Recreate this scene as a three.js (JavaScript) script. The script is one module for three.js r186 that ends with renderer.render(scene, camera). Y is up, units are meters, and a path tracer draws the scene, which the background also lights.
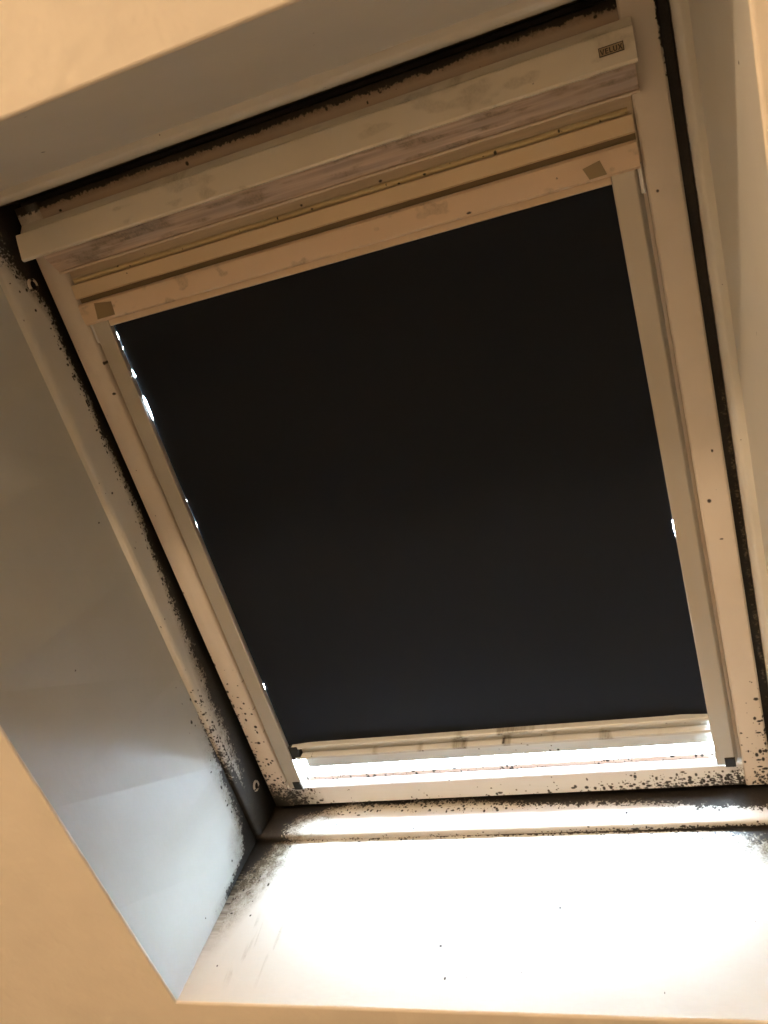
import * as THREE from 'three';
import { mergeGeometries, toCreasedNormals } from 'three/addons/utils/BufferGeometryUtils.js';
import { RoundedBoxGeometry } from 'three/addons/geometries/RoundedBoxGeometry.js';

// ---------------------------------------------------------------- camera, sky, lamp, exposure
const scene = new THREE.Scene();
const renderer = new THREE.WebGLRenderer({ antialias: true });
renderer.toneMapping = THREE.LinearToneMapping;
renderer.toneMappingExposure = 1.0;
renderer.shadowMap.enabled = true;

// The roof window has its own axes: x along the eaves, y up the slope, z down into the room.
// Its lower left corner stands 1.64 m above the floor, the roof is pitched at 45 degrees.
const M = new THREE.Matrix4().makeRotationX(Math.PI / 4).setPosition(0, 1.64, 0);
const camera = new THREE.PerspectiveCamera(62.13, 768 / 1024, 0.02, 60);
{
  const right = new THREE.Vector3(0.92796, -0.28497, -0.24016), up = new THREE.Vector3(0.15732, 0.88374, -0.44074), fwd = new THREE.Vector3(-0.33784, -0.37121, -0.86491);
  const m = new THREE.Matrix4().makeBasis(right, up, fwd.clone().negate()).setPosition(0.70022, 0.87949, 0.93484);
  m.premultiply(M);
  m.decompose(camera.position, camera.quaternion, camera.scale);
  camera.updateMatrixWorld(true);
}
scene.add(camera);

// overcast sky: brightest overhead, a third of that at the horizon
{
  const w = 16, h = 64, d = new Float32Array(w * h * 4);
  for (let j = 0; j < h; j++) { const el = ((j + 0.5) / h - 0.5) * Math.PI, L = (1 + 2 * Math.max(0, Math.sin(el))) / 3; for (let i = 0; i < w; i++) d.set([0.71 * L, 0.88 * L, 1.04 * L, 1], (j * w + i) * 4); }
  const t = new THREE.DataTexture(d, w, h, THREE.RGBAFormat, THREE.FloatType); t.mapping = THREE.EquirectangularReflectionMapping; t.magFilter = THREE.LinearFilter; t.needsUpdate = true;
  scene.background = t;
}
scene.backgroundIntensity = 245;

const LAMP = { pos: [-0.38, 2.78, 3.55], power: 17.6, rgb: [1.0, 0.71, 0.445] };

// ---------------------------------------------------------------- helpers
let seed = 7;
const rnd = () => { seed = (seed * 1664525 + 1013904223) >>> 0; return seed / 4294967296; };
const hash = (x, y, s) => { let h = (x * 374761393 + y * 668265263 + s * 974634777) | 0; h = Math.imul(h ^ (h >>> 13), 1274126177); return ((h ^ (h >>> 16)) >>> 0) / 4294967296; };
function vnoise(x, y, s = 0) {
  const xi = Math.floor(x), yi = Math.floor(y); let fx = x - xi, fy = y - yi;
  fx = fx * fx * (3 - 2 * fx); fy = fy * fy * (3 - 2 * fy);
  const a = hash(xi, yi, s), b = hash(xi + 1, yi, s), c = hash(xi, yi + 1, s), d = hash(xi + 1, yi + 1, s);
  return a + (b - a) * fx + (c - a) * fy + (a - b - c + d) * fx * fy;
}
const fbm = (x, y, s, o = 4) => { let v = 0, a = 0.5, n = 0; for (let i = 0; i < o; i++) { v += a * vnoise(x, y, s + i * 17); n += a; a *= 0.55; x *= 2.03; y *= 2.03; } return v / n; };
const clamp = (v, a = 0, b = 1) => Math.min(b, Math.max(a, v));
const ss = (a, b, v) => { const t = clamp((v - a) / (b - a)); return t * t * (3 - 2 * t); };
const fall = (d, w) => clamp(1 - d / w);              // 1 at d = 0, 0 at d = w

/** Paint with mould on it, w x h metres. film: thin smear, crust: ragged black growth, spots: chance of single colonies. */
function mouldMap(w, h, base, { film, crust, spots, nSpots = 0, s = 1, ppm = 1250, streak = 0, rMax = 0.0016 } = {}) {
  const W = Math.min(2048, Math.max(8, Math.round(w * ppm))), H = Math.min(2048, Math.max(8, Math.round(h * ppm)));
  const cov = new Float32Array(W * H), fl = new Float32Array(W * H);
  for (let j = 0; j < H; j++) for (let i = 0; i < W; i++) {
    const x = (i + 0.5) / W * w, y = (j + 0.5) / H * h, k = j * W + i;
    if (crust) { const D = crust(x, y); if (D > 0.01) { const n = 0.62 * fbm(x * 420, y * 420, s, 3) + 0.38 * fbm(x * 90, y * 90, s + 5, 3); const t = 0.80 - D * 0.62; cov[k] = ss(t - 0.075, t + 0.075, n) * (0.82 + 0.18 * vnoise(x * 700, y * 700, s + 3)); } }
    if (film) { const F = film(x, y); if (F > 0.005) fl[k] = clamp(F * (0.25 + 1.3 * fbm(x * 130, y * 130, s + 9, 4) * (0.4 + 1.2 * vnoise(x * 800, y * 800, s + 2)))); }
  }
  for (let q = 0; q < nSpots; q++) {
    const x = rnd() * w, y = rnd() * h, p = spots(x, y); const roll = rnd(), r0 = rnd();
    if (roll > p) continue;
    const r = (0.0004 + rMax * r0 * r0 * r0 + 0.0004 * r0), R = Math.ceil(r * ppm) + 1, ci = x / w * W, cj = y / h * H, el = 0.6 + 0.8 * rnd();
    for (let dj = -R; dj <= R; dj++) for (let di = -R; di <= R; di++) {
      const i = Math.floor(ci) + di, j = Math.floor(cj) + dj; if (i < 0 || j < 0 || i >= W || j >= H) continue;
      const d = Math.hypot((i + 0.5 - ci) * el, (j + 0.5 - cj) / el) / ppm;
      const c = ss(r * 1.15, r * 0.55, d + (vnoise(i * 0.8, j * 0.8, s) - 0.5) * 0.0006) * (0.55 + 0.45 * r0);
      const k = j * W + i; if (c > cov[k]) cov[k] = c;
    }
  }
  const data = new Uint8Array(W * H * 4), dark = [24, 20, 15], olive = [70, 61, 45];
  for (let j = 0; j < H; j++) for (let i = 0; i < W; i++) {
    const k = j * W + i, x = i / W * w, y = j / H * h;
    let t = 1 + (fbm(x * 14, y * 14, s + 40, 3) - 0.5) * 0.05;
    if (streak) t += (fbm(x * 7, y * 420, s + 60, 3) - 0.5) * streak;
    for (let c = 0; c < 3; c++) {
      let v = base[c] * t; v += (olive[c] - v) * fl[k]; v += (dark[c] - v) * cov[k];
      data[k * 4 + c] = clamp(v, 0, 255);
    }
    data[k * 4 + 3] = 255;
  }
  const tx = new THREE.DataTexture(data, W, H, THREE.RGBAFormat); tx.colorSpace = THREE.SRGBColorSpace;
  tx.magFilter = THREE.LinearFilter; tx.minFilter = THREE.LinearMipmapLinearFilter; tx.generateMipmaps = true; tx.needsUpdate = true;
  return tx;
}
function grainTex(n, freq, s, lo, hi) {                // grey relief, tiles
  const data = new Uint8Array(n * n * 4);
  for (let j = 0; j < n; j++) for (let i = 0; i < n; i++) { const v = (lo + (hi - lo) * fbm(i / n * freq, j / n * freq, s, 4)) * 255; const k = (j * n + i) * 4; data[k] = data[k + 1] = data[k + 2] = v; data[k + 3] = 255; }
  const t = new THREE.DataTexture(data, n, n, THREE.RGBAFormat); t.wrapS = t.wrapT = THREE.MirroredRepeatWrapping; t.magFilter = THREE.LinearFilter; t.needsUpdate = true; return t;
}
const std = (o) => new THREE.MeshStandardMaterial(o);
const PAINT = [210, 208, 201], LACQUER = [216, 208, 198];
const mould = (w, h, o, extra = {}, physical = false) => (physical ? new THREE.MeshPhysicalMaterial({ color: 0xffffff, map: mouldMap(w, h, o.base || PAINT, o), transmission: 0.006, thickness: 0, roughness: 1 }) : std({ color: 0xffffff, map: mouldMap(w, h, o.base || PAINT, o), roughness: 0.55, ...extra }));

/** A closed profile [[a, b], ...] swept along a length; at(a, b, s) gives the point. uv = (s, way round the profile), both 0..1 of (len, girth). */
function sweep(profile, s0, s1, at, { crease = 0.6, seg = 1, v0 = 0, v1 = null } = {}) {
  const n = profile.length, acc = [0]; for (let i = 0; i < n; i++) { const p = profile[i], q = profile[(i + 1) % n]; acc.push(acc[i] + Math.hypot(q[0] - p[0], q[1] - p[1])); }
  const g = v1 ?? acc[n], P = [], UV = [];
  const push = (i, s, e) => { const p = profile[i % n]; P.push(...at(p[0], p[1], s)); UV.push((s - s0) / (s1 - s0), (acc[i + e] - v0) / (g - v0)); };
  for (let k = 0; k < seg; k++) {
    const a = s0 + (s1 - s0) * k / seg, b = s0 + (s1 - s0) * (k + 1) / seg;
    for (let i = 0; i < n; i++) { push(i, a, 0); push(i + 1, a, 0); push(i + 1, b, 0); push(i, a, 0); push(i + 1, b, 0); push(i, b, 0); }
  }
  const tri = THREE.ShapeUtils.triangulateShape(profile.map((p) => new THREE.Vector2(...p)), []);
  for (const s of [s0, s1]) for (const t of tri) for (const i of (s === s0 ? t : [t[0], t[2], t[1]])) push(i, s, 0);
  const geo = new THREE.BufferGeometry();
  geo.setAttribute('position', new THREE.Float32BufferAttribute(P, 3)); geo.setAttribute('uv', new THREE.Float32BufferAttribute(UV, 2));
  // make the winding face outwards
  geo.computeVertexNormals();
  let vol = 0; for (let i = 0; i < P.length; i += 9) { const [ax, ay, az, bx, by, bz, cx, cy, cz] = P.slice(i, i + 9); vol += ax * (by * cz - bz * cy) + ay * (bz * cx - bx * cz) + az * (bx * cy - by * cx); }
  if (vol < 0) { for (const nm of ['position', 'uv']) { const a = geo.attributes[nm], st = a.itemSize; for (let t = 0; t < a.count; t += 3) for (let c = 0; c < st; c++) { const x = a.array[(t + 1) * st + c]; a.array[(t + 1) * st + c] = a.array[(t + 2) * st + c]; a.array[(t + 2) * st + c] = x; } } }
  return toCreasedNormals(geo, crease);
}
const alongX = (y, z, s) => [s, y, z];                 // profile (y, z), runs in x
const alongY = (x, z, s) => [x, s, z];                 // profile (x, z), runs in y
function rounded(x0, x1, z0, z1, r, corners = [1, 1, 1, 1], n = 4) {   // rectangle profile with chosen round corners: (x0 z0) (x1 z0) (x1 z1) (x0 z1)
  const out = [], cs = [[x0, z0, 1, 1, Math.PI], [x1, z0, -1, 1, -Math.PI / 2], [x1, z1, -1, -1, 0], [x0, z1, 1, -1, Math.PI / 2]];
  cs.forEach(([x, z, sx, sz, a0], i) => { if (!corners[i]) { out.push([x, z]); return; } for (let k = 0; k <= n; k++) { const a = a0 + Math.PI / 2 * k / n; out.push([x + sx * r + r * Math.cos(a), z + sz * r + r * Math.sin(a)]); } });
  return out;
}
const box = (x0, x1, y0, y1, z0, z1, r = 0.0012) => { const g = r ? new RoundedBoxGeometry(x1 - x0, y1 - y0, z1 - z0, 2, Math.min(r, (x1 - x0) / 2.1, (y1 - y0) / 2.1, (z1 - z0) / 2.1)) : new THREE.BoxGeometry(x1 - x0, y1 - y0, z1 - z0); g.translate((x0 + x1) / 2, (y0 + y1) / 2, (z0 + z1) / 2); return g; };
function planarUV(g, u0, u1, ua, v0, v1, va) {         // uv from two local axes, 0..1 of the range
  const p = g.attributes.position, uv = new Float32Array(p.count * 2);
  for (let i = 0; i < p.count; i++) { uv[2 * i] = (p.getComponent(i, ua) - u0) / (u1 - u0); uv[2 * i + 1] = (p.getComponent(i, va) - v0) / (v1 - v0); }
  g.setAttribute('uv', new THREE.BufferAttribute(uv, 2)); return g;
}
function part(name, geo, mat, parent, label) {
  const m = new THREE.Mesh(geo, mat); m.name = name; m.castShadow = m.receiveShadow = true; parent.add(m);
  if (label) m.userData.label = label;
  return m;
}
function struct(name, geo, mat, label, category, inWindow = true) {
  const m = part(name, geo, mat, scene); m.userData = { kind: 'structure', label, category };
  if (inWindow) m.applyMatrix4(M);
  return m;
}
function group(name, label, category, kind) {
  const g = new THREE.Group(); g.name = name; g.userData = { label, category }; if (kind) g.userData.kind = kind;
  g.applyMatrix4(M); scene.add(g); return g;
}

// ---------------------------------------------------------------- measures (metres, window axes)
const W = 0.742, H = 0.948;                            // fixed frame
const TR = 0.011, RV = 0.023, ZB = 0.050, ZC = 0.312;  // trim and reveal stand this far outside the frame; step depth; ceiling depth
// edges of the hole in the ceiling: the shaft opens a little towards the room, its left side leans
const edgeL = (y) => -0.041 - 0.067 * (y + 0.03), edgeR = () => 0.7785, edgeB = (x) => -0.0375 + 0.013 * (x + 0.04), edgeT = () => 0.986;
const ROOF = -0.055;

// ---------------------------------------------------------------- room shell
const paintRelief = grainTex(512, 60, 3, 0, 1);
{
  const cmap = mouldMap(1, 1, [232, 222, 206], { s: 21, ppm: 700 });
  cmap.wrapS = cmap.wrapT = THREE.MirroredRepeatWrapping;
  const wallPaint = std({ color: 0xffffff, map: cmap, roughness: 0.8, bumpMap: paintRelief, bumpScale: 0.0012 });
  // sloping ceiling: the whole thickness of the roof, with the window hole cut through
  const X0 = -2.2, X1 = 2.4, Y0 = -1.1, Y1 = 2.45;
  const sh = new THREE.Shape([[X0, Y0], [X1, Y0], [X1, Y1], [X0, Y1]].map((p) => new THREE.Vector2(...p)));
  const yl0 = edgeB(-0.041), yr0 = edgeB(edgeR());
  sh.holes.push(new THREE.Path([[edgeL(yl0), yl0], [edgeL(edgeT()), edgeT()], [edgeR(), edgeT()], [edgeR(), yr0]].map((p) => new THREE.Vector2(...p))));
  const g = new THREE.ExtrudeGeometry(sh, { depth: ZC - ROOF - 0.006, bevelEnabled: true, bevelSize: 0.003, bevelThickness: 0.003, bevelOffset: -0.003, bevelSegments: 3 }); g.translate(0, 0, ROOF + 0.003);
  struct('ceiling', g, wallPaint, 'sloping painted ceiling around the roof window', 'ceiling');
  const wy = (y, z) => 1.64 + Math.SQRT1_2 * (y - z), wz = (y, z) => Math.SQRT1_2 * (y + z);
  const eH = wy(Y0, ZC), eZ = wz(Y0, ZC), rH = wy(Y1, ZC), rZ = wz(Y1, ZC), BZ = 5.2;
  struct('ceiling_flat', box(X0 - 0.1, X1 + 0.1, rH, rH + 0.12, rZ - 0.3, BZ + 0.1, 0), wallPaint, 'flat ceiling beyond the slope, above the room', 'ceiling', false);
  const dim = std({ color: 0xd8d8d4, roughness: 0.85 });
  struct('wall_eaves', box(X0 - 0.1, X1 + 0.1, 0, eH + 0.1, eZ - 0.12, eZ, 0), dim, 'low wall under the sloping ceiling', 'wall', false);
  struct('wall_back', box(X0 - 0.1, X1 + 0.1, 0, rH + 0.12, BZ, BZ + 0.1, 0), dim, 'back wall of the room', 'wall', false);
  struct('wall_left', box(X0 - 0.1, X0, 0, rH + 0.12, eZ - 0.12, BZ, 0), dim, 'left side wall of the room', 'wall', false);
  struct('wall_right', box(X1, X1 + 0.1, 0, rH + 0.12, eZ - 0.12, BZ, 0), std({ color: 0x4f4a44, roughness: 0.8 }), 'right side wall of the room', 'wall', false);  // unseen wall, darkened to cut the light bounced onto the left reveal
  const fmap = mouldMap(1, 1, [158, 150, 140], { s: 31, ppm: 512, streak: 0.25 }); fmap.wrapS = fmap.wrapT = THREE.MirroredRepeatWrapping;
  struct('floor', box(X0 - 0.1, X1 + 0.1, -0.08, 0, eZ - 0.12, BZ + 0.1, 0), std({ map: fmap, roughness: 0.5 }), 'wooden floor of the room', 'floor', false);
}

// ---------------------------------------------------------------- ground outside the house
struct('ground', new THREE.BoxGeometry(120, 0.1, 120).translate(0, -3.05, -55), std({ color: 0x6f7060, roughness: 0.95 }), 'ground outside the house, far below the window', 'ground', false);

// ---------------------------------------------------------------- pendant lamp (behind the camera)
{
  const g = new THREE.Group(); g.name = 'pendant_lamp'; g.position.set(...LAMP.pos); scene.add(g);
  g.userData = { label: 'warm glowing globe pendant lamp hanging in the room', category: 'lamp' };
  const top = 1.64 + Math.SQRT1_2 * (2.45 - ZC) - LAMP.pos[1];
  const glow = std({ color: 0xfff2e0, emissive: new THREE.Color().setRGB(...LAMP.rgb), emissiveIntensity: 4, roughness: 0.4 });
  part('lamp_bulb', new THREE.SphereGeometry(0.11, 32, 20), glow, g);
  part('cord', new THREE.CylinderGeometry(0.004, 0.004, top - 0.14, 10).translate(0, 0.14 + (top - 0.14) / 2, 0), std({ color: 0x222222, roughness: 0.6 }), g);
  part('fitting', new THREE.LatheGeometry([[0, 0.105], [0.035, 0.1], [0.035, 0.13], [0.012, 0.15], [0, 0.15]].map((p) => new THREE.Vector2(...p)), 20), std({ color: 0x333333, roughness: 0.5 }), g);
  part('ceiling_rose', new THREE.CylinderGeometry(0.045, 0.05, 0.03, 24).translate(0, top - 0.015, 0), std({ color: 0xeeeeee }), g);
  const l = new THREE.PointLight(new THREE.Color().setRGB(...LAMP.rgb), LAMP.power, 0, 2); l.castShadow = true; l.shadow.radius = 5.5; g.add(l); l.name = 'lamp_light';
}

// ---------------------------------------------------------------- reveal (the four sides of the shaft)
{
  const lx = W + 2 * RV, ly = H + 2 * RV, dz = ZC - ROOF, zE = ZC - 0.0035;
  // a wedge board: level with the strip's foot near the frame, out to the edge of the hole at the ceiling
  const wedge = (run0, run1, at0, at1, map) => {
    const P = [], quad = (a, b, c, d) => P.push(...a, ...b, ...c, ...a, ...c, ...d), N = 6;
    for (let k = 0; k < N; k++) {
      const ring = (t) => { const r = run0 + (run1 - run0) * t; return [map(r, at0, ROOF), map(r, at0, ZB), map(r, at1(r), zE), map(r, at1(r) , ROOF)]; };
      const A = ring(k / N), B = ring((k + 1) / N);
      for (let i = 0; i < 4; i++) quad(A[i], A[(i + 1) % 4], B[(i + 1) % 4], B[i]);
      if (!k) quad(A[0], A[1], A[2], A[3]); if (k === N - 1) quad(B[3], B[2], B[1], B[0]);
    }
    const g = new THREE.BufferGeometry(); g.setAttribute('position', new THREE.Float32BufferAttribute(P, 3));
    return toCreasedNormals(g, 0.02);
  };
  const bump = { bumpMap: paintRelief, bumpScale: 0.00012, roughness: 0.38 };
  // bottom: u = x from -RV, v = z from ROOF
  const z2 = (v) => v + ROOF;
  const bottomO = { s: 51, nSpots: 9000,
    film: (u, v) => { const z = z2(v), d = u; const w = 0.095 * fall(z - 0.02, 0.26) + 0.004; const corner = fall(Math.hypot(u, (z - ZB) * 1.1), 0.15);
      const rc = fall(Math.hypot((lx - u) * 0.5, z - ZB), 0.075) * 1.5;  // right corner: mould film with some of the corner shade painted in
      const streak = 0.12 * ss(0.05, 0.03, Math.abs(u - 0.07)) * ss(0.17, 0.2, z) * ss(0.3, 0.25, z) * ss(0.6, 0.75, fbm(u * 160, z * 14, 77, 3));
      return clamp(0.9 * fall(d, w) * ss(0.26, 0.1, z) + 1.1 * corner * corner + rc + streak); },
    crust: (u, v) => { const z = z2(v); const e = fall(u, 0.012 + 0.03 * fall(z - ZB, 0.13)) * ss(0.19, 0.05, z); const c = fall(Math.hypot(u, z - ZB), 0.045);
      const st = fall(z - ZB, 0.006) * (0.5 + 0.5 * ss(0.25, 0.6, u)) + 0.8 * fall(z - ZB, 0.013) * ss(0.5, 0.75, u); const rc = 1.3 * fall(Math.hypot((lx - u) * 0.5, z - ZB), 0.05);
      return clamp(0.95 * e + 1.2 * c + 0.85 * st + rc); },
    spots: (u, v) => { const z = z2(v); return 0.9 * fall(z - ZB, 0.022) * (0.2 + 0.8 * ss(0.3, 0.7, u)) + 0.55 * fall(u, 0.07) * ss(0.24, 0.06, z) + 0.004; } };
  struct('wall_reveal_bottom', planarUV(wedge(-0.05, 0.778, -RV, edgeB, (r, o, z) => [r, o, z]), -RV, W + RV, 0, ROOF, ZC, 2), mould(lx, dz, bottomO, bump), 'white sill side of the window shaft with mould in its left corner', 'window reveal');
  // left: u = y from -RV, v = z
  const leftO = { base: [194, 194, 187], s: 52, nSpots: 9000,  // greyer than PAINT: the dimmer light on this side put into its colour
    film: (u, v) => { const z = z2(v); return 0.8 * fall(z - ZB, 0.03) * ss(0.3, 0.05, u) + 0.9 * fall(u, 0.012) * ss(0.22, 0.05, z) + 0.6 * fall(Math.hypot(u, z - ZB), 0.08); },
    crust: (u, v) => { const z = z2(v); return clamp(0.95 * fall(z - ZB, 0.006 + 0.022 * ss(0.25, 0.02, u)) * ss(0.36, 0.1, u) + 1.2 * fall(u, 0.008 + 0.012 * ss(0.16, 0.04, z)) * ss(0.2, 0.08, z) + 1.3 * fall(Math.hypot(u, z - ZB), 0.05)); },
    spots: (u, v) => { const z = z2(v); return 0.7 * fall(z - ZB, 0.035) * ss(0.42, 0.02, u) + 0.5 * fall(u, 0.03) * ss(0.22, 0.08, z) + 0.0015; } };
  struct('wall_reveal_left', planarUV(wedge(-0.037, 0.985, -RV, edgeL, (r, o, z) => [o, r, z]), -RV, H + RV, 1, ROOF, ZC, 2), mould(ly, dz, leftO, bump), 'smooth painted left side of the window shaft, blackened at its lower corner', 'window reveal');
  const rightO = { s: 53, nSpots: 2500, spots: (u, v) => 0.002 + 0.3 * fall(u, 0.05) * fall(z2(v) - ZB, 0.05), crust: (u, v) => fall(Math.hypot(u, z2(v) - ZB), 0.05), film: (u, v) => fall(Math.hypot(u, (z2(v) - ZB)), 0.12) };
  struct('wall_reveal_right', planarUV(wedge(-0.027, 0.985, W + RV, edgeR, (r, o, z) => [o, r, z]), -RV, H + RV, 1, ROOF, ZC, 2), mould(ly, dz, rightO, bump), 'painted right side of the window shaft', 'window reveal');
  const topO = { s: 54, nSpots: 800, spots: () => 0.01, crust: (u, v) => 0.55 * fall(Math.abs(z2(v) - ZB - 0.001), 0.0025) * ss(0.1, 0, u) };
  struct('wall_reveal_top', planarUV(wedge(-0.109, 0.778, H + RV - 0.004, edgeT, (r, o, z) => [r, o, z]), -RV, W + RV, 0, ROOF, ZC, 2), mould(lx, dz, topO, bump), 'painted top side of the window shaft', 'window reveal');
}

// ---------------------------------------------------------------- lining trims: a raised strip round the frame with a rounded front edge
{
  const th = RV - TR, z0 = -0.032;
  // profile (o, z): o = height above the reveal. Starts at the rounded front edge so that the girth runs front -> back
  const prof = [[0, ZB]]; for (let k = 0; k <= 5; k++) { const a = Math.PI / 2 * k / 5; prof.push([th - 0.006 + 0.006 * Math.sin(a), ZB - 0.006 + 0.006 * Math.cos(a)]); }
  prof.push([th, z0], [0, z0]);
  const girth = (th - 0.006) + 0.0094 + (ZB - z0 - 0.006);   // front face + round + top
  const zAt = (v) => v < th + 0.0034 ? ZB : ZB - (v - th - 0.0034) - 0.0;   // where on the depth a point of the girth lies
  const mk = (name, s0, s1, at, o, label) => {
    const g = sweep(prof, s0, s1, at, { crease: 0.9, v0: 0, v1: girth });
    struct(name, g, mould(s1 - s0, girth, { ...o, ppm: 1500 }, { roughness: 0.45 }), label, 'window trim');
  };
  const FR = 0.015;                                    // the frame face hides what lies deeper than this
  // left: u = y from -RV... runs between the top and bottom strips
  const a0 = -TR, a1 = H + TR - 0.004;
  mk('trim_1', a0, a1, (o, z, s) => [-RV + o, s, z], { s: 61, nSpots: 26000,
    film: (u, v) => { const z = zAt(v), y = u + a0, wdt = 0.030 + 0.04 * ss(0.6, 0.12, y) + 0.07 * ss(0.16, 0.0, y) + 0.05 * ss(0.8, 0.93, y); return clamp(1.7 * fall(z + FR, wdt)); },
    crust: (u, v) => { const z = zAt(v), y = u + a0; const wdt = 0.018 + 0.013 * vnoise(y * 40, 1, 3) + 0.030 * ss(0.6, 0.08, y) + 0.06 * ss(0.13, -0.02, y) + 0.045 * ss(0.82, 0.93, y); const bead = v < th + 0.006 ? 0.8 * ss(0.24, 0.03, y) : 0; return clamp(1.75 * fall(z + FR, wdt * 1.25) + bead); },
    spots: (u, v) => { const z = zAt(v), y = u + a0; return 0.95 * fall(z + FR, 0.036 + 0.024 * ss(0.6, 0, y)) + (v < th + 0.006 ? 0.7 * ss(0.3, 0.05, y) : 0) + 0.003; } }, 'mouldy lining strip along the left edge of the frame');
  mk('trim_2', -RV, W + RV, (o, z, s) => [s, -RV + o, z], { s: 62, nSpots: 16000,
    film: (u, v) => { const z = zAt(v), x = u - RV; return clamp(1.2 * fall(z + 0.004, 0.016 + 0.02 * ss(0.35, 0.7, x)) * (0.45 + 0.55 * ss(0.25, 0.4, x)) + 1.8 * fall(x + TR, 0.13) * (0.45 + 0.55 * ss(0.05, 0.02, z)) + 1.0 * fall(W + RV - x, 0.25) * ss(0.045, 0.0, z)); },
    crust: (u, v) => { const z = zAt(v), x = u - RV; const lft = fall(x + TR, 0.12), rgt = ss(0.3, 0.45, x); return clamp(1.45 * fall(z + 0.006, 0.016 + 0.016 * rgt + 0.02 * ss(0.5, 0.75, x)) * (0.42 + 0.58 * Math.max(rgt, lft)) + 1.9 * fall(x + TR, 0.055) + 1.5 * fall(x + TR, 0.13) * ss(0.035, 0.0, z) + (v < th - 0.004 ? 0.25 + 0.5 * ss(0.45, 0.7, x) : 0) * fall(v, 0.006) + 1.2 * fall(W + RV - x, 0.17) * ss(0.05, 0.0, z)); },
    spots: (u, v) => { const z = zAt(v), x = u - RV; return 0.85 * fall(z + 0.004, 0.028) * (0.35 + 0.65 * ss(0.2, 0.5, x)) + 0.004 + (v < 0.005 ? 0.5 * ss(0.3, 0.7, x) : 0); } }, 'mouldy lining strip along the bottom edge of the frame');
  mk('trim_3', a0, a1, (o, z, s) => [W + RV - o, s, z], { s: 63, nSpots: 9000,
    film: (u, v) => { const z = zAt(v), y = u + a0; return clamp(1.2 * fall(z + 0.022, 0.026 + 0.01 * ss(0.3, 0.0, y))); },
    crust: (u, v) => { const z = zAt(v), y = u + a0; return clamp(1.7 * fall(z + 0.03, 0.028 + 0.008 * vnoise(y * 60, 4, 8) + 0.016 * ss(0.15, 0, y) + 0.012 * ss(0.5, 0.85, y)) + 0.9 * fall(y + TR, 0.07)); },
    spots: (u, v) => { const z = zAt(v); return 0.5 * fall(z + 0.015, 0.03) + 0.002; } }, 'lining strip along the right edge of the frame with black mould in its joint');
  mk('trim_4', -RV, W + RV, (o, z, s) => [s, H + RV - 0.004 - o, z], { s: 64, nSpots: 5000,
    film: (u, v) => { const z = zAt(v); return clamp(1.6 * fall(z + 0.002, 0.024)); },
    crust: (u, v) => { const z = zAt(v), x = u - RV; return clamp(1.9 * fall(z + 0.012, 0.028 + 0.006 * vnoise(x * 50, 2, 5) + 0.02 * fall(x, 0.08))); },
    spots: (u, v) => 0.35 * fall(zAt(v), 0.02) + 0.003 }, 'lining strip along the top edge of the frame, black with mould');
}

{ // filler in the joint between the right side of the frame and its lining strip
  const g = box(W + 0.0004, W + TR - 0.0006, 0, H, -0.0320, -0.016, 0); planarUV(g, W, W + TR, 0, 0, H, 1);
  struct('trim_5', g, mould(TR, H, { s: 66, ppm: 1600, base: [170, 160, 142], crust: (u, v) => clamp(0.98 - 0.5 * ss(0.002, 0.008, u) * ss(0.62, 0.5, v) * (0.4 + 0.6 * ss(0.1, 0.2, v)) + 0.35 * ss(0.55, 0.7, v)), film: () => 0.9 }), 'black mouldy filler in the joint along the right side of the frame', 'window trim');
}

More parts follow.
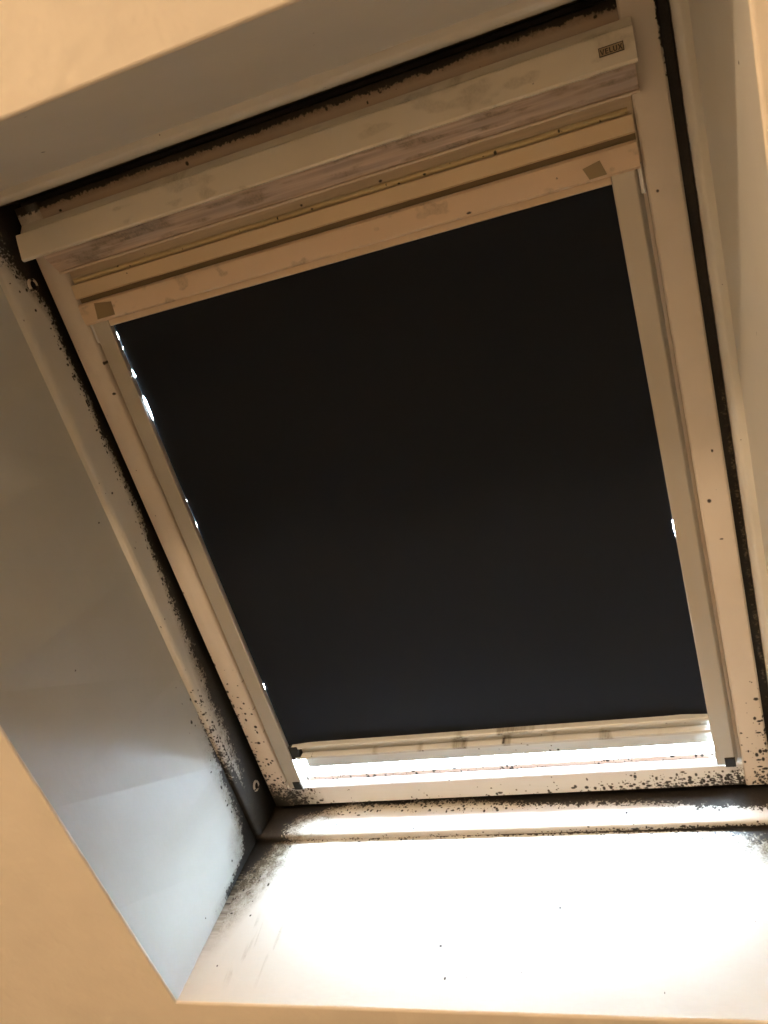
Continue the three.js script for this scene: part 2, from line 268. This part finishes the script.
// ---------------------------------------------------------------- the roof window
const win = group('window_1', 'white framed roof window in the slope with a control bar along its top', 'window', 'structure');
{
  const gloss = { roughness: 0.38 };
  const JB = 0.034, zb = -0.0322;
  const oLeft = { base: LACQUER, s: 71, nSpots: 4200, spots: (u, v) => { const lo = ss(0.3, 0.02, v); return lo * (0.10 + 0.5 * fall(u, 0.018)) * 0.6 + 0.5 * fall(Math.hypot(u - 0.02, v), 0.07) + 0.0015 + 0.25 * fall(u, 0.004) * ss(0.55, 0.3, v); }, crust: (u, v) => 0.95 * fall(Math.hypot((u - 0.004) * 0.8, v), 0.06) + 0.5 * fall(u, 0.003) * ss(0.6, 0.1, v) + 1.7 * fall(H - v, 0.013), film: (u, v) => 0.9 * fall(v, 0.05) + 0.4 * fall(H - v, 0.025), rMax: 0.0022 };
  const oRight = { base: LACQUER, s: 72, nSpots: 3200, spots: (u, v) => ss(0.2, 0.0, v) * (0.08 + 0.75 * fall(JB - u, 0.026)) * 0.75 + 0.0012, crust: (u, v) => 0.6 * fall(Math.hypot(JB - u, v), 0.04) + 0.85 * fall(JB - u, 0.0035) * ss(0.85, 0.93, v), rMax: 0.0022 };
  const jamb = (x0, o) => { const g = sweep(rounded(x0, x0 + JB, zb, 0, 0.003, [0, 0, 1, 1]), 0, H, alongY, { crease: 0.9 }); planarUV(g, x0, x0 + JB, 0, 0, H, 1); return part('frame_jamb', g, mould(JB, H, { ...o, ppm: 1400 }, gloss), win); };
  jamb(0, oLeft); jamb(W - JB, oRight);
  const hw = W - 2 * JB;
  const oHead = { base: [182, 164, 145], s: 73, nSpots: 600, spots: (u, v) => 0.06 + 0.6 * fall(0.052 - v, 0.008), crust: (u, v) => 1.9 * fall(0.054 - v, 0.009 + 0.007 * fbm(u * 30, 3, 9, 3)), film: (u, v) => 0.8 * fall(0.052 - v, 0.014) };
  { const g = sweep(rounded(0.894, H, zb, -0.001, 0.003, [0, 0, 1, 0]), JB, W - JB, alongX); planarUV(g, JB, W - JB, 0, 0.896, H, 1); part('frame_head', g, mould(hw, 0.052, oHead, gloss), win); }
  // bottom rail: front face, small fall to the glass
  const oSill = { base: [230, 232, 232], s: 74, nSpots: 5200, rMax: 0.0022,
    spots: (u, v) => { const r = ss(0.36, 0.6, u); return 0.95 * r * fall(v, 0.030) * (0.35 + 0.65 * ss(0.4, 0.68, u)) + 0.7 * fall(Math.hypot(u, v * 0.7), 0.06) + 0.06 * fall(v, 0.012) + 0.006; },
    crust: (u, v) => 0.75 * fall(Math.hypot(u, v), 0.05) + 0.62 * fall(v, 0.005) * ss(0.3, 0.55, u) + 0.5 * fall(Math.hypot(hw - u, v), 0.05), film: (u, v) => 0.9 * fall(u, 0.06) * fall(v, 0.06) };
  { const g = sweep([[0, zb], [0, -0.002], [0.002, 0], [0.0355, 0], [0.038, -0.002], [0.039, -0.012], [0.034, -0.0125], [0.034, zb]], JB, W - JB, alongX, { crease: 0.5 }); planarUV(g, JB, W - JB, 0, 0, 0.04, 1); part('frame_bottom_rail', g, mould(hw, 0.04, oSill, gloss), win); }
  { const o = { base: [206, 186, 178], s: 75, nSpots: 500, spots: () => 0.35 }; const g = sweep(rounded(0.034, 0.0465, -0.0195, -0.0130, 0.0015, [0, 1, 1, 0]), JB, W - JB, alongX); planarUV(g, JB, W - JB, 0, 0.034, 0.047, 1); part('glazing_gasket', g, mould(hw, 0.008, o, { roughness: 0.6 }), win, 'pinkish dirty glazing strip'); }
  // sash stiles behind the blind rails, head rail above the cassette
  const lac = std({ color: 0xd9cdbf, roughness: 0.45 }), warm = std({ color: 0xcdbb9e, roughness: 0.5 });
  part('sash_stile', box(JB, 0.044, 0.038, 0.86, -0.022, -0.010), lac, win); part('sash_stile', box(W - 0.044, W - JB, 0.038, 0.86, -0.022, -0.010), lac, win);
  { const g = box(JB, W - JB, 0.80, 0.894, -0.022, -0.006); planarUV(g, JB, W - JB, 0, 0.8, 0.894, 1); part('sash_head_rail', g, mould(hw, 0.094, { base: [205, 190, 168], s: 76, streak: 0.12, nSpots: 500, spots: () => 0.05 }, gloss), win); }
  { const g = sweep(rounded(0.8475, 0.8535, -0.006, 0.0015, 0.0024), JB + 0.006, W - JB - 0.006, alongX, { crease: 1 }); planarUV(g, JB, W - JB, 0, 0.8475, 0.8535, 1); part('sealing_gasket', g, mould(hw, 0.006, { base: [206, 190, 150], s: 77, nSpots: 60, spots: () => 0.3, streak: 0.2 }, { roughness: 0.5 }), win, 'yellowed sealing strip'); }
  // pane
  part('glass_pane', box(0.014, W - 0.014, 0.028, 0.86, -0.0262, -0.0222, 0), new THREE.MeshPhysicalMaterial({ color: 0xffffff, transmission: 1, thickness: 0, roughness: 0.0, ior: 1.5 }), win);
  // outer casing that closes the hole round the frame
  const cas = std({ color: 0x2a2825, roughness: 0.7 });
  const c0 = -RV + 0.001, c1 = W + RV - 0.001, d0 = -RV + 0.001, d1 = H + RV - 0.005;
  part('outer_casing', box(c0, 0.014, d0, d1, ROOF + 0.001, -0.0325, 0), cas, win); part('outer_casing', box(W - 0.014, c1, d0, d1, ROOF + 0.001, -0.0325, 0), cas, win);
  part('outer_casing', box(0.0145, W - 0.0145, d0, 0.006, ROOF + 0.001, -0.0325, 0), cas, win); part('outer_casing', box(0.0145, W - 0.0145, 0.86, d1, ROOF + 0.001, -0.0325, 0), cas, win);

  // control bar: long front plate, shorter dusty lower body, engraved plate
  const oPlate = { base: [224, 218, 204], s: 78, nSpots: 60, spots: (u, v) => 0.06 + 0.5 * fall(v, 0.003), film: (u, v) => 0.12 * ss(0.64, 0.76, fbm(u * 26, v * 60, 33, 3)) + 0.2 * ss(0.004, 0, v) * vnoise(u * 60, 1, 4) };
  const bar = part('control_bar', (() => { const g = sweep([[0.889, 0.010], [0.8885, 0.031], [0.8895, 0.0335], [0.892, 0.0345], [0.9165, 0.0275], [0.9190, 0.0262], [0.9194, 0.0240], [0.9196, 0.0160], [0.9206, 0.0160], [0.9275, 0.0085], [0.9275, 0.004], [0.917, 0.004]], 0.008, 0.718, alongX, { crease: 0.5 }); return planarUV(g, 0, W, 0, 0.888, 0.93, 1); })(), mould(W, 0.042, oPlate, { roughness: 0.4 }), win, 'long pale bar along the top of the window');
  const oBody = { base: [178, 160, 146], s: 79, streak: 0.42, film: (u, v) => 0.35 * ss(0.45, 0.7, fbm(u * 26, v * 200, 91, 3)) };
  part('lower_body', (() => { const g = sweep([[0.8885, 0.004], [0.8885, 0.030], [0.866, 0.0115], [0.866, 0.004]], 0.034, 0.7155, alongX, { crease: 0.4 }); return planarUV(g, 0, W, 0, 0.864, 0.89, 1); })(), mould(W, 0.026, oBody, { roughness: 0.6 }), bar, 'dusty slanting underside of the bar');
  part('lower_lip', sweep(rounded(0.8630, 0.8658, -0.001, 0.0135, 0.0012), 0.034, 0.7155, alongX, { crease: 1 }), std({ color: 0xd2c6b8, roughness: 0.4 }), bar);
  // name plate
  const cv = document.createElement('canvas'); cv.width = 264; cv.height = 96; const cx = cv.getContext('2d');
  cx.fillStyle = '#9a8c72'; cx.fillRect(0, 0, 264, 96); cx.strokeStyle = '#2e261c'; cx.lineWidth = 8; cx.strokeRect(4, 4, 256, 88);
  cx.fillStyle = '#2e261c'; cx.font = 'bold 78px sans-serif'; cx.textAlign = 'center'; cx.textBaseline = 'middle'; cx.fillText('VELUX', 132, 52, 236);
  const nt = new THREE.CanvasTexture(cv); nt.colorSpace = THREE.SRGBColorSpace;
  const np = box(-0.0112, 0.0112, -0.004, 0.004, 0, 0.0008, 0); planarUV(np, -0.0112, 0.0112, 0, -0.004, 0.004, 1);
  const pm = part('name_plate', np, std({ map: nt, roughness: 0.45 }), bar, 'small rectangular plate with dark lettering');
  pm.position.set(0.697, 0.9055, 0.0309); pm.rotation.x = -Math.atan2(0.007, 0.0245);
}

// ---------------------------------------------------------------- the blackout blind
const blind = group('roller_blind', 'dark blackout roller blind in pale side rails, drawn down over the window', 'blind');
{
  const rail = std({ color: 0xb9b5ac, roughness: 0.36, metalness: 0.35 }), black = std({ color: 0x14130f, roughness: 0.6 });
  // cassette: cover with a groove under its upper band and a lip at the fabric
  const X0 = 0.0365, X1 = 0.7055;
  const mk = (name, prof, o, y0, y1, lab) => { const g = sweep(prof, X0, X1, alongX, { crease: 0.5 }); planarUV(g, X0, X1, 0, y0, y1, 1); return part(name, g, mould(X1 - X0, y1 - y0, o, { roughness: 0.4 }), blind, lab); };
  const cas = mk('cassette', [[0.7965, -0.004], [0.7965, 0.0055], [0.799, 0.0085], [0.810, 0.0095], [0.821, 0.0085], [0.8232, 0.006], [0.8232, -0.004]], { base: [218, 196, 172], s: 81, nSpots: 20, spots: () => 0.10, film: (u, v) => 0.18 * ss(0.64, 0.74, fbm(u * 40, v * 60, 12, 3)) }, 0.795, 0.824);
  mk('cassette_lid', [[0.8292, -0.004], [0.8292, 0.004], [0.831, 0.006], [0.846, 0.005], [0.8472, 0.003], [0.8472, -0.004]], { base: [214, 194, 164], s: 82, nSpots: 20, spots: () => 0.10 }, 0.829, 0.848);
  part('groove', box(X0, X1, 0.8232, 0.8292, -0.0055, -0.001, 0), std({ color: 0x7a6a4e, roughness: 0.6 }), blind);
  part('cassette_lip', sweep(rounded(0.7885, 0.7965, -0.004, 0.0035, 0.0015), X0 + 0.02, X1 - 0.02, alongX, { crease: 1 }), std({ color: 0xdcc7ad, roughness: 0.4 }), blind);
  const tape = std({ color: 0x8f7d5c, roughness: 0.55 });
  for (const pts of [[[0.061, 0.8205], [0.0845, 0.817], [0.0825, 0.801], [0.057, 0.801]], [[0.6515, 0.811], [0.669, 0.8145], [0.6735, 0.8], [0.6565, 0.7995]]]) {
    const g = new THREE.ExtrudeGeometry(new THREE.Shape(pts.map((p) => new THREE.Vector2(...p))), { depth: 0.0006, bevelEnabled: false }); g.translate(0, 0, 0.0095); part('adhesive_patch', g, tape, cas, 'brownish square patch near the end of the cassette');
  }
  // side rails: flat front, sloping outer flank
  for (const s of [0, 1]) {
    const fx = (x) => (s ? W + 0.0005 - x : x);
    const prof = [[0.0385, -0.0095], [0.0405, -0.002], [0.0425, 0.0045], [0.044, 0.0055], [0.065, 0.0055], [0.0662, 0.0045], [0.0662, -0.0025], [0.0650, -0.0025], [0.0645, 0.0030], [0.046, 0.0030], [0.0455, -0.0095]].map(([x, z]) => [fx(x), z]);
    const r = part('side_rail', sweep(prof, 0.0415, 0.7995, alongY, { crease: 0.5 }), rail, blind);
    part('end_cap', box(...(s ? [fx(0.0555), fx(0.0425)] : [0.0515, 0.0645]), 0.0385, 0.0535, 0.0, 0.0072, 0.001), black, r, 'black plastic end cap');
    part('leak_glint', box(...(s ? [fx(0.0405), fx(0.0362)] : [0.0362, 0.0405]), 0.772, 0.802, -0.004, 0.001, 0.001), std({ color: 0xe4e8ee, roughness: 0.15, metalness: 0.3 }), r, 'shiny piece added as the sky light glint at the rail top');  // added piece, stands in for sky light leaking past the rail end
  }
  // fabric: hangs in slight waves, edges pulled out of the rails here and there
  const NX = 60, NY = 340, yb = 0.117, yt = 0.797, pos = [], uv = [], idx = [];
  const bumpAt = (y, a, b, h, f = 0.006) => h * ss(a - f, a + f, y) * ss(b + f, b - f, y);
  const xl = (y) => 0.0475 + bumpAt(y, 0.645, 0.708, 0.0196, 0.022) + bumpAt(y, 0.716, 0.737, 0.0184, 0.006) + bumpAt(y, 0.752, 0.786, 0.0183, 0.006) + bumpAt(y, 0.495, 0.52, 0.0184, 0.004) + bumpAt(y, 0.538, 0.546, 0.0184, 0.003) + bumpAt(y, 0.215, 0.245, 0.0189, 0.012) + 0.0012 * (vnoise(y * 260, 1, 4) - 0.5);
  const xr = (y) => 0.6945 - bumpAt(y, 0.372, 0.414, 0.0186, 0.010) + 0.0018 * (vnoise(y * 320, 6, 4) - 0.5) * ss(0.36, 0.38, y) * ss(0.43, 0.41, y);
  const zf = (x, y) => -0.0035 - 0.0025 * ss(0.068, 0.1, x) * ss(0.674, 0.642, x) - 0.0016 * Math.sin((y - 0.1) * 38) * ss(0.42, 0.12, y) * ss(0.07, 0.12, x) * ss(0.672, 0.62, x) + 0.0008 * (vnoise(x * 9, y * 7, 5) - 0.5) * ss(0.07, 0.12, x) * ss(0.672, 0.62, x) - 0.002 * ss(0.05, 0.0, Math.abs(x - 0.645 - (0.3 - y) * 0.12)) * ss(0.4, 0.2, y);
  for (let j = 0; j <= NY; j++) { const y = yb + (yt - yb) * j / NY, a = xl(y), b = xr(y); for (let i = 0; i <= NX; i++) { const t = i / NX, x = a + (b - a) * t; pos.push(x, y, zf(x, y)); uv.push(x, y); } }
  for (let j = 0; j < NY; j++) for (let i = 0; i < NX; i++) { const a = j * (NX + 1) + i, b = a + 1, c = a + NX + 1, d = c + 1; idx.push(a, b, d, a, d, c); }
  const n0 = pos.length / 3;                             // back side, half a millimetre behind
  for (let k = 0; k < n0; k++) { pos.push(pos[3 * k], pos[3 * k + 1], pos[3 * k + 2] - 0.0005); uv.push(uv[2 * k], uv[2 * k + 1]); }
  for (let k = 0, m = idx.length; k < m; k += 3) idx.push(idx[k] + n0, idx[k + 2] + n0, idx[k + 1] + n0);
  const rim = []; for (let i = 0; i <= NX; i++) rim.push(i); for (let j = 1; j <= NY; j++) rim.push(j * (NX + 1) + NX); for (let i = NX - 1; i >= 0; i--) rim.push(NY * (NX + 1) + i); for (let j = NY - 1; j > 0; j--) rim.push(j * (NX + 1));
  rim.forEach((a, k) => { const b = rim[(k + 1) % rim.length]; idx.push(a, a + n0, b + n0, a, b + n0, b); });
  const fg = new THREE.BufferGeometry(); fg.setAttribute('position', new THREE.Float32BufferAttribute(pos, 3)); fg.setAttribute('uv', new THREE.Float32BufferAttribute(uv, 2)); fg.setIndex(idx); fg.computeVertexNormals();
  part('fabric', fg, new THREE.MeshPhysicalMaterial({ color: new THREE.Color().setRGB(0.0105, 0.0125, 0.017), roughness: 0.75, specularIntensity: 0.2 }), blind, 'taut dark navy blackout cloth');
  // bottom bar
  const bb = part('bottom_bar', sweep([[0.094, -0.010], [0.0935, 0.001], [0.0945, 0.003], [0.0985, 0.003], [0.0993, 0.0015], [0.0998, -0.0075], [0.1118, -0.0075], [0.1125, 0.001], [0.1135, 0.0022], [0.1175, 0.0022], [0.1185, 0.001], [0.1185, -0.010]], 0.072, 0.6775, alongX, { crease: 0.5 }), mould(0.6, 0.03, { base: [206, 208, 205], s: 85, nSpots: 14, spots: () => 1, film: (u, v) => 0.4 * ss(0.6, 0.75, fbm(u * 30, v * 30, 18, 3)) }, { roughness: 0.4 }), blind, 'pale grooved bar along the lower edge of the cloth');
  bb.geometry = planarUV(bb.geometry, 0.072, 0.6775, 0, 0.09, 0.12, 1);
  const dirt = std({ color: 0x5b5446, roughness: 0.8 });
  part('end_cap', box(0.0600, 0.0815, 0.0935, 0.1180, -0.0095, 0.0026, 0.001), black, bb, 'black plastic end cap');
  part('sealing_strip', box(0.079, 0.681, 0.0665, 0.0945, -0.0135, -0.0105, 0.001), mould(0.6, 0.03, { base: [226, 230, 230], s: 86, nSpots: 26, spots: () => 0.5 }, { roughness: 0.5 }, true), bb, 'pale strip under the bar');
}

// ---------------------------------------------------------------- lining screws in the left strip: dark holes with pale worn rims
[[0.861, 'pale rimmed dark screw hole in the left lining strip near the top corner'], [0.055, 'pale rimmed dark screw hole in the left lining strip near the lower corner']].forEach(([y, label], i) => {
  const g = new THREE.Group(); g.name = i ? 'screw_cup_001' : 'screw_cup'; g.userData = { label, category: 'screw', group: 'screws in the lining' };
  const ring = new THREE.LatheGeometry([[0.0050, -0.002], [0.0054, 0.0016], [0.0068, 0.0022], [0.0084, 0.0012], [0.0088, -0.0004]].map((p) => new THREE.Vector2(...p)), 22);
  part('rim', ring, mould(0.04, 0.01, { base: [214, 206, 190], s: 90 + i, crust: (u) => 0.75 * ss(0.45, 0.62, vnoise(u * 200, i, 3)) }), g);
  part('hole', new THREE.CylinderGeometry(0.0052, 0.0052, 0.001, 16).translate(0, 0, 0), std({ color: 0x0c0a08, roughness: 0.9 }), g);
  g.rotation.z = -Math.PI / 2; g.position.set(-TR + 0.0006, y, 0.011); g.updateMatrix(); g.applyMatrix4(M); scene.add(g);
});

renderer.render(scene, camera);
